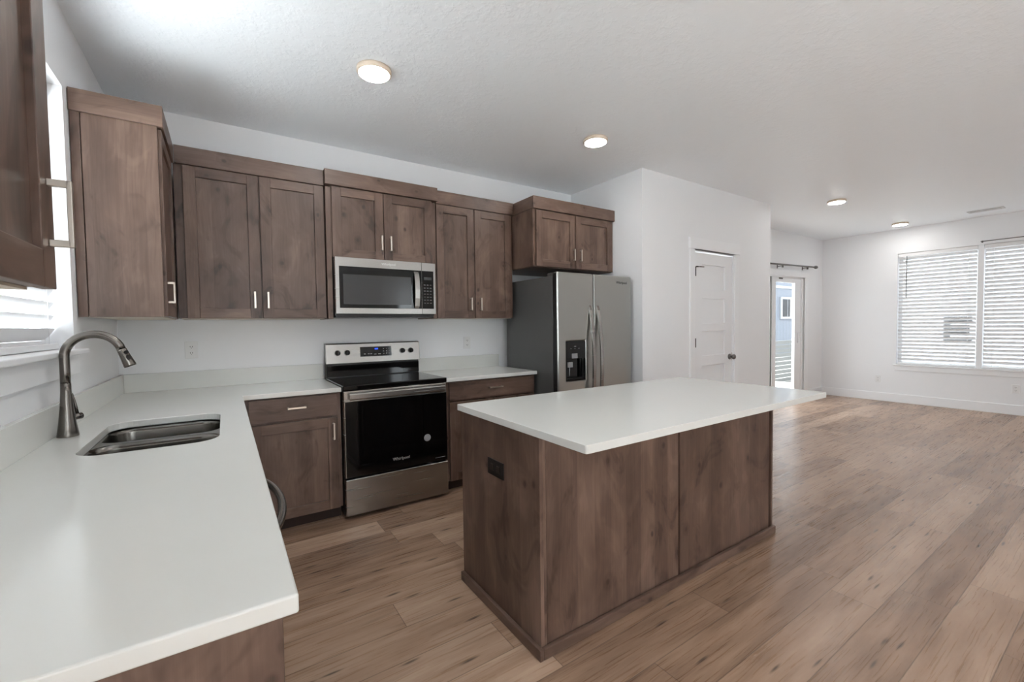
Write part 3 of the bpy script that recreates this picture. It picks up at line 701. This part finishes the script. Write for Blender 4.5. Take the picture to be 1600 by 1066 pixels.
MB().mbox(fmm, 1.905, 1.970, 1.678, 1.702, 0.038, 0.0385).build('display', MWIN, pn)
m = MB()
for i in range(3):
    for j in range(7): m.mbox(fmm, 1.903+i*0.025, 1.918+i*0.025, 1.492+j*0.024, 1.498+j*0.024, 0.038, 0.0384)
m.build('keypad', plain('dim_print', srgb(92, 92, 94), 0.4), pn)

# ------------------------------------------------------------------ refrigerator
fg = thing('refrigerator', 'stainless side-by-side refrigerator with dark grey side and water dispenser', 'refrigerator', (3.33, -0.47, 0))
MB().box(2.885, 3.783, -0.825, -0.110, 0.03, 1.722).build('body', FRIDGEG, fg, bevel=0.004)
MB().box(2.90, 3.77, -0.815, -0.74, 0.002, 0.06).build('kick_grille', BLACKP, fg)
MB().box(2.891, 3.777, -0.838, -0.825, 0.065, 1.73).build('gasket', BLACKP, fg)
fmf = front_y(-0.838)
def fdoor(a, b, hole, hx, name):
    m = MB(); z0, z1 = 0.070, 1.753
    m.plate([(a, z0), (b, z0), (b, z1), (a, z1)], [hole] if hole else [], fmf, 0.004, 0.055)
    d = m.build(name, [STEELV], fg, bevel=0.016, seg=4)
    MB().mbox(fmf, a-0.0006 if a < 3 else b+0.0006, (a if a < 3 else b), z0+0.012, z1-0.012, 0.004, 0.046).build('door_edge', BLACKP, d)
    hz = [0.420+1.055*i/24 for i in range(25)]
    pts = []; m = MB()
    prof = [(z, 0.056+0.058*math.sin(math.pi*(i+0.0)/24)**0.7) for i, z in enumerate(hz)]
    prof2 = [(z, max(0.050, w_-0.018)) for z, w_ in reversed(prof)]
    m.strip(prof+prof2, fmf, hx-0.016, hx+0.016); m.build('handle', STEEL, d, bevel=0.004)
    return d
dh = [(2.972, 0.828), (2.972, 1.162), (3.192, 1.162), (3.192, 0.828)]
fl = fdoor(2.8815, 3.292, dh, 3.254, 'freezer_door'); frd = fdoor(3.300, 3.7865, None, 3.348, 'fridge_door')
ds = MB(); ds.plate([(2.969, 0.825), (3.195, 0.825), (3.195, 1.165), (2.969, 1.165)], [[(2.982, 0.838), (2.982, 1.015), (3.182, 1.015), (3.182, 0.838)]], fmf, 0.045, 0.058)
ds = ds.build('water_dispenser', BLACKG, fl, bevel=0.002)
MB().mbox(fmf, 2.974, 3.190, 0.830, 1.160, 0.005, 0.009).build('recess', BLACKG, ds)
MB().mbox(fmf, 2.982, 3.182, 0.838, 0.846, 0.01, 0.05).build('drip_tray', BLACKP, ds)
MB().mbox(fmf, 3.035, 3.100, 1.018, 1.060, 0.058, 0.0588).build('water_label', GREYP, ds)
m = MB(); m.mbox(fmf, 3.005, 3.062, 0.940, 0.985, 0.030, 0.040).tube([fmf(3.03, 0.94, 0.034), fmf(3.03, 0.865, 0.03)], 0.004, 8)
m.build('paddle', GREYP, ds)
for x in (3.02, 3.065, 3.11): MB().mbox(fmf, x, x+0.012, 1.10, 1.105, 0.058, 0.0584).build('touch_key', GREYP, ds)
MB().mbox(fmf, 3.06, 3.085, 1.118, 1.124, 0.058, 0.0584).build('display', GREYP, ds)
text_part('Whirlpool', 0.034, lambda x, y, z: (3.655+x, -0.8934-z, 1.690+y), frd, BLACKP, bold=0.0002)
for a, b in ((2.90, 2.99), (3.68, 3.77)): MB().box(a, b, -0.85, -0.74, 1.722, 1.752).build('hinge_cover', FRIDGEG, fg, bevel=0.006)

# ------------------------------------------------------------------ island
il = thing('kitchen_island', 'dark wood kitchen island base standing in the middle of the floor', 'island', (2.46, -2.04, 0))
IX0, IX1, IY0, IY1 = 1.562, 3.368, -1.715, -2.352
MB().box(IX0+0.018, IX1-0.018, IY1+0.004, IY0-0.004, 0.04, ZB-0.001).build('body', WV, il)
MB().box(IX0, IX0+0.0175, IY1-0.018, IY0, 0.002, ZB-0.001).build('end_panel', WV, il, bevel=0.0015)
MB().box(IX1-0.0175, IX1, IY1-0.018, IY0, 0.002, ZB-0.001).build('end_panel', WV, il, bevel=0.0015)
MB().box(IX0+0.018, IX0+0.032, IY1-0.016, IY1+0.003, 0.002, ZB-0.001).build('corner_stile', WV, il, bevel=0.002)
MB().box(IX0+0.034, 2.432, IY1-0.014, IY1+0.003, 0.002, ZB-0.001).build('back_panel', WV, il, bevel=0.0015)
MB().box(2.446, 3.330, IY1-0.014, IY1+0.003, 0.002, ZB-0.001).build('back_panel', WV, il, bevel=0.0015)
m = MB(); t = 0.018
m.box(IX0-t, IX0, IY1-0.018-t, IY0, 0.001, 0.046).box(IX1, IX1+0.006, IY1-0.018-t, IY0, 0.001, 0.046).box(IX0, IX1, IY1-0.018-t, IY1-0.018, 0.001, 0.046)
m.build('base_trim', WH, il, bevel=0.004)
for a, b in ((1.60, 2.18), (2.19, 2.77), (2.78, 3.34)):
    shaker(lambda u, v, w: (u, IY0-0.004+w, v), a, b, 0.11, 0.70, il)
    slab(lambda u, v, w: (u, IY0-0.004+w, v), a, b, 0.715, 0.862, il)
it = MB().plate(rrect(1.549, 3.395, -2.645, -1.690, 0.010, 3), [], top_z(0), ZB, ZC).build('worktop', QUARTZ, None, bevel=0.004, seg=3)
tag(it, 'white quartz slab overhanging the dark wood island', 'countertop', 'white quartz counters')

# ------------------------------------------------------------------ outlets
def outlet(label, fm, u, v, horizontal, mat, mat2, holes=True):
    o = thing('wall_outlet', label, 'outlet', fm(u, v, 0), None)
    a, b = (0.066, 0.037) if horizontal else (0.036, 0.058)
    p = MB().mbox(fm, u-a, u+a, v-b, v+b, 0.0005, 0.006).build('cover_plate', mat, o, bevel=0.002)
    for s in (-1, 1):
        du, dv = (s*0.026, 0) if horizontal else (0, s*0.021)
        k = MB().plate(rrect(u+du-0.015, u+du+0.015, v+dv-0.015, v+dv+0.015, 0.006, 4), [], fm, 0.006, 0.008).build('socket', mat2, o)
        m = MB()
        for q in (-0.006, 0.006): m.mbox(fm, u+du+q-0.0013, u+du+q+0.0013, v+dv-0.003, v+dv+0.006, 0.008, 0.0083)
        m.mbox(fm, u+du-0.002, u+du+0.002, v+dv-0.010, v+dv-0.006, 0.008, 0.0083)
        m.build('slots', BLACKP, k)
    return o
outlet('white outlet on the back wall above the counter, left of the range', front_y(0.0), 0.376, 1.168, False, WHITEP, WHITEP)
outlet('white outlet on the back wall between range and refrigerator', front_y(0.0), 2.500, 1.150, False, WHITEP, WHITEP)
outlet('black outlet on the wood end of the island', lambda u, v, w: (IX0-w, u, v), -2.050, 0.668, True, BLACKP, DARKB)
outlet('white outlet low on the living room wall near the patio corner', lambda u, v, w: (XR-w, u, v), -1.11, 0.355, False, WHITEP, WHITEP)
outlet('white outlet low on the living room wall below the window', lambda u, v, w: (XR-w, u, v), -2.60, 0.355, False, WHITEP, WHITEP)

# ------------------------------------------------------------------ ceiling lights and vent
GL = 'flush round ceiling lights'
def lamp(x, y, label):
    o = thing('ceiling_light', label, 'ceiling light', (x, y, H), GL)
    MB().lathe((x, y, H), (0, 0, -1), [(0.0005, 0.094), (0.020, 0.094), (0.026, 0.089), (0.026, 0.080)], 40).build('trim_ring', LAMPT, o)
    MB().lathe((x, y, H-0.0262), (0, 0, -1), [(0.0, 0.083), (0.002, 0.0825), (0.004, 0.070)], 40).build('diffuser', GLOW, o)
lamp(1.312, -1.205, 'round lit ceiling light above the counter left of the range, largest in the photo')
lamp(3.030, -1.200, 'round lit ceiling light above the near side of the refrigerator')
lamp(6.725, -1.490, 'round lit ceiling light beyond the pantry corner, toward the patio door')
lamp(8.985, -1.490, 'small round lit ceiling light closest to the living room window')
lamp(1.312, -2.62, 'added unseen ceiling light over the sink aisle, for kitchen fill')  # this and the next three are unseen lamps added for illumination
lamp(3.03, -3.35, 'added unseen ceiling light over the dining side of the island')
lamp(6.725, -4.3, 'added unseen ceiling light in the living room')
lamp(8.985, -4.3, 'added unseen ceiling light in the far living room corner')
v = thing('ceiling_vent', 'white slotted air vent in the ceiling near the living room window', 'vent', (8.98, -2.36, H))
MB().box(8.905, 9.055, -2.525, -2.195, H-0.008, H-0.0005).build('frame', VENTM, v, bevel=0.002)
MB().box(8.935, 9.025, -2.495, -2.225, H-0.0095, H-0.008).build('slot_backing', BLACKP, v)
m = MB()
for i in range(7): m.box(8.938+i*0.0125, 8.946+i*0.0125, -2.495, -2.225, H-0.013, H-0.0095)
m.build('louvres', VENTM, v)

# ------------------------------------------------------------------ curtain rod
cr = thing('curtain_rod', 'bare grey curtain rod mounted over the patio door', 'curtain rod', (8.3, -0.38, 2.2))
za, zb_ = 2.196, 2.234
MB().tube([(7.05, -0.38, za-0.012), (8.99, -0.38, zb_)], 0.013, 14).build('rod', GUN, cr)
MB().lathe((8.985, -0.38, zb_), (1, 0, 0.02), [(0.0, 0.014), (0.006, 0.024), (0.04, 0.028), (0.07, 0.022), (0.078, 0.010)], 16).build('finial', GUN, cr)
MB().lathe((7.055, -0.38, za-0.012), (-1, 0, -0.02), [(0.0, 0.014), (0.006, 0.024), (0.04, 0.028), (0.07, 0.022), (0.078, 0.010)], 16).build('finial', GUN, cr)
for x in (7.20, 7.86, 8.71):
    z = za+(zb_-za)*(x-7.5)/1.5
    MB().box(x-0.012, x+0.012, NY-0.006, NY-0.0005, z-0.05, z+0.03).tube([(x, NY-0.004, z-0.02), (x, -0.38, z-0.02)], 0.006, 8).box(x-0.006, x+0.006, -0.392, -0.368, z-0.045, z-0.012).build('bracket', GUN, cr)

c2 = thing('curtain_rod', 'thin bare rod above the living room window half cut by the photo edge', 'curtain rod', (9.44, -2.8, 2.4))
MB().tube([(XR-0.05, -2.245, 2.400), (XR-0.05, -3.30, 2.400)], 0.006, 10).build('rod', GUN, c2)
MB().box(XR-0.005, XR-0.0005, -2.262, -2.245, 2.385, 2.415).tube([(XR-0.004, -2.252, 2.40), (XR-0.055, -2.252, 2.40)], 0.005, 8).build('bracket', GUN, c2)

# ------------------------------------------------------------------ outside
MB().box(-0.15, 9.65, YR-0.15, 0.12, H+0.101, 4.3).build('added_shade_mass', plain('shade_mass_grey', srgb(200, 200, 200), 0.8), kind='structure')  # unseen mass added above the ceiling to block sun and sky
MB().box(-12, 30, -25, 25, -0.42, -0.20).build('ground', plain('ground_gravel', srgb(112, 111, 108), 0.9, var=0.1), kind='structure')
MB().box(-12, 9.6, -25, -6.36, -0.199, -0.15).build('added_bounce_ground', plain('front_bounce_pale', srgb(214, 214, 213), 0.9, var=0.05), kind='structure')  # pale ground added out of view, bounces daylight up to the ceiling
MB().box(-12, -0.2, -6.35, 10, -0.199, -0.15).build('added_bounce_ground', plain('side_bounce_pale', srgb(205, 205, 204), 0.9, var=0.05), kind='structure')  # unseen pale ground added to throw light on the sink blinds
MB().box(6.3, 11.5, -0.10, 1.50, -0.199, -0.10).build('patio_slab', CONC, kind='structure')
f = thing('fence', 'low grey fence of horizontal boards seen through the patio door', 'fence', (8.5, 1.6, -0.2))
for i in range(10):
    MB().box(5.0, 16.0, 1.58, 1.60, -0.19+i*0.105, -0.19+i*0.105+0.088).build('board', FENCEM, f)
for x in (5.3, 7.2, 9.1, 11.0, 12.9, 14.8): MB().box(x, x+0.09, 1.605, 1.69, -0.199, 0.87).build('post', FENCEM, f)
hs = thing('neighbor_house', 'pale vertical-sided house beyond the fence, seen through the patio door', 'house', (24, 7, -0.2))
MB().box(17.0, 34.0, 6.0, 10.0, -0.199, 5.5).build('siding', SIDING, hs)
wn = MB().box(21.65, 22.90, 5.93, 5.998, 1.46, 2.46).build('window', plain('window_surround', srgb(150, 154, 160), 0.6), hs)
MB().box(21.80, 22.22, 5.915, 5.93, 1.56, 2.36).build('pane', DARKGLASS, wn); MB().box(22.30, 22.75, 5.915, 5.93, 1.56, 2.36).build('pane', DARKGLASS, wn)
MB().box(22.47, 22.60, 5.905, 5.915, 1.56, 2.36).build('curtain', WHITEP, wn)
MB().box(17.0, 34.0, 5.97, 5.999, 2.85, 2.97).build('trim_band', plain('band_board', srgb(140, 146, 156), 0.6), hs)
h2 = thing('neighbor_house', 'white house wall behind the living room blinds, its dark window parts showing as bars', 'house', (14, -2, -0.2))
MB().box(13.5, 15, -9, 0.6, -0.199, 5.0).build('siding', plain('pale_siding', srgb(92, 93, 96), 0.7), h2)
m = MB(); fx = lambda u, v, w: (13.5-w, u, v)
m.mbox(fx, -1.16, -1.07, 0.86, 1.37, 0.001, 0.03)
m.mbox(fx, -1.49, -1.16, 1.285, 1.37, 0.001, 0.03).mbox(fx, -1.45, -1.16, 1.04, 1.20, 0.001, 0.03).mbox(fx, -1.49, -1.16, 0.86, 0.94, 0.001, 0.03)
m.build('window_bars', plain('dark_window_bars', srgb(24, 24, 26), 0.8), h2)
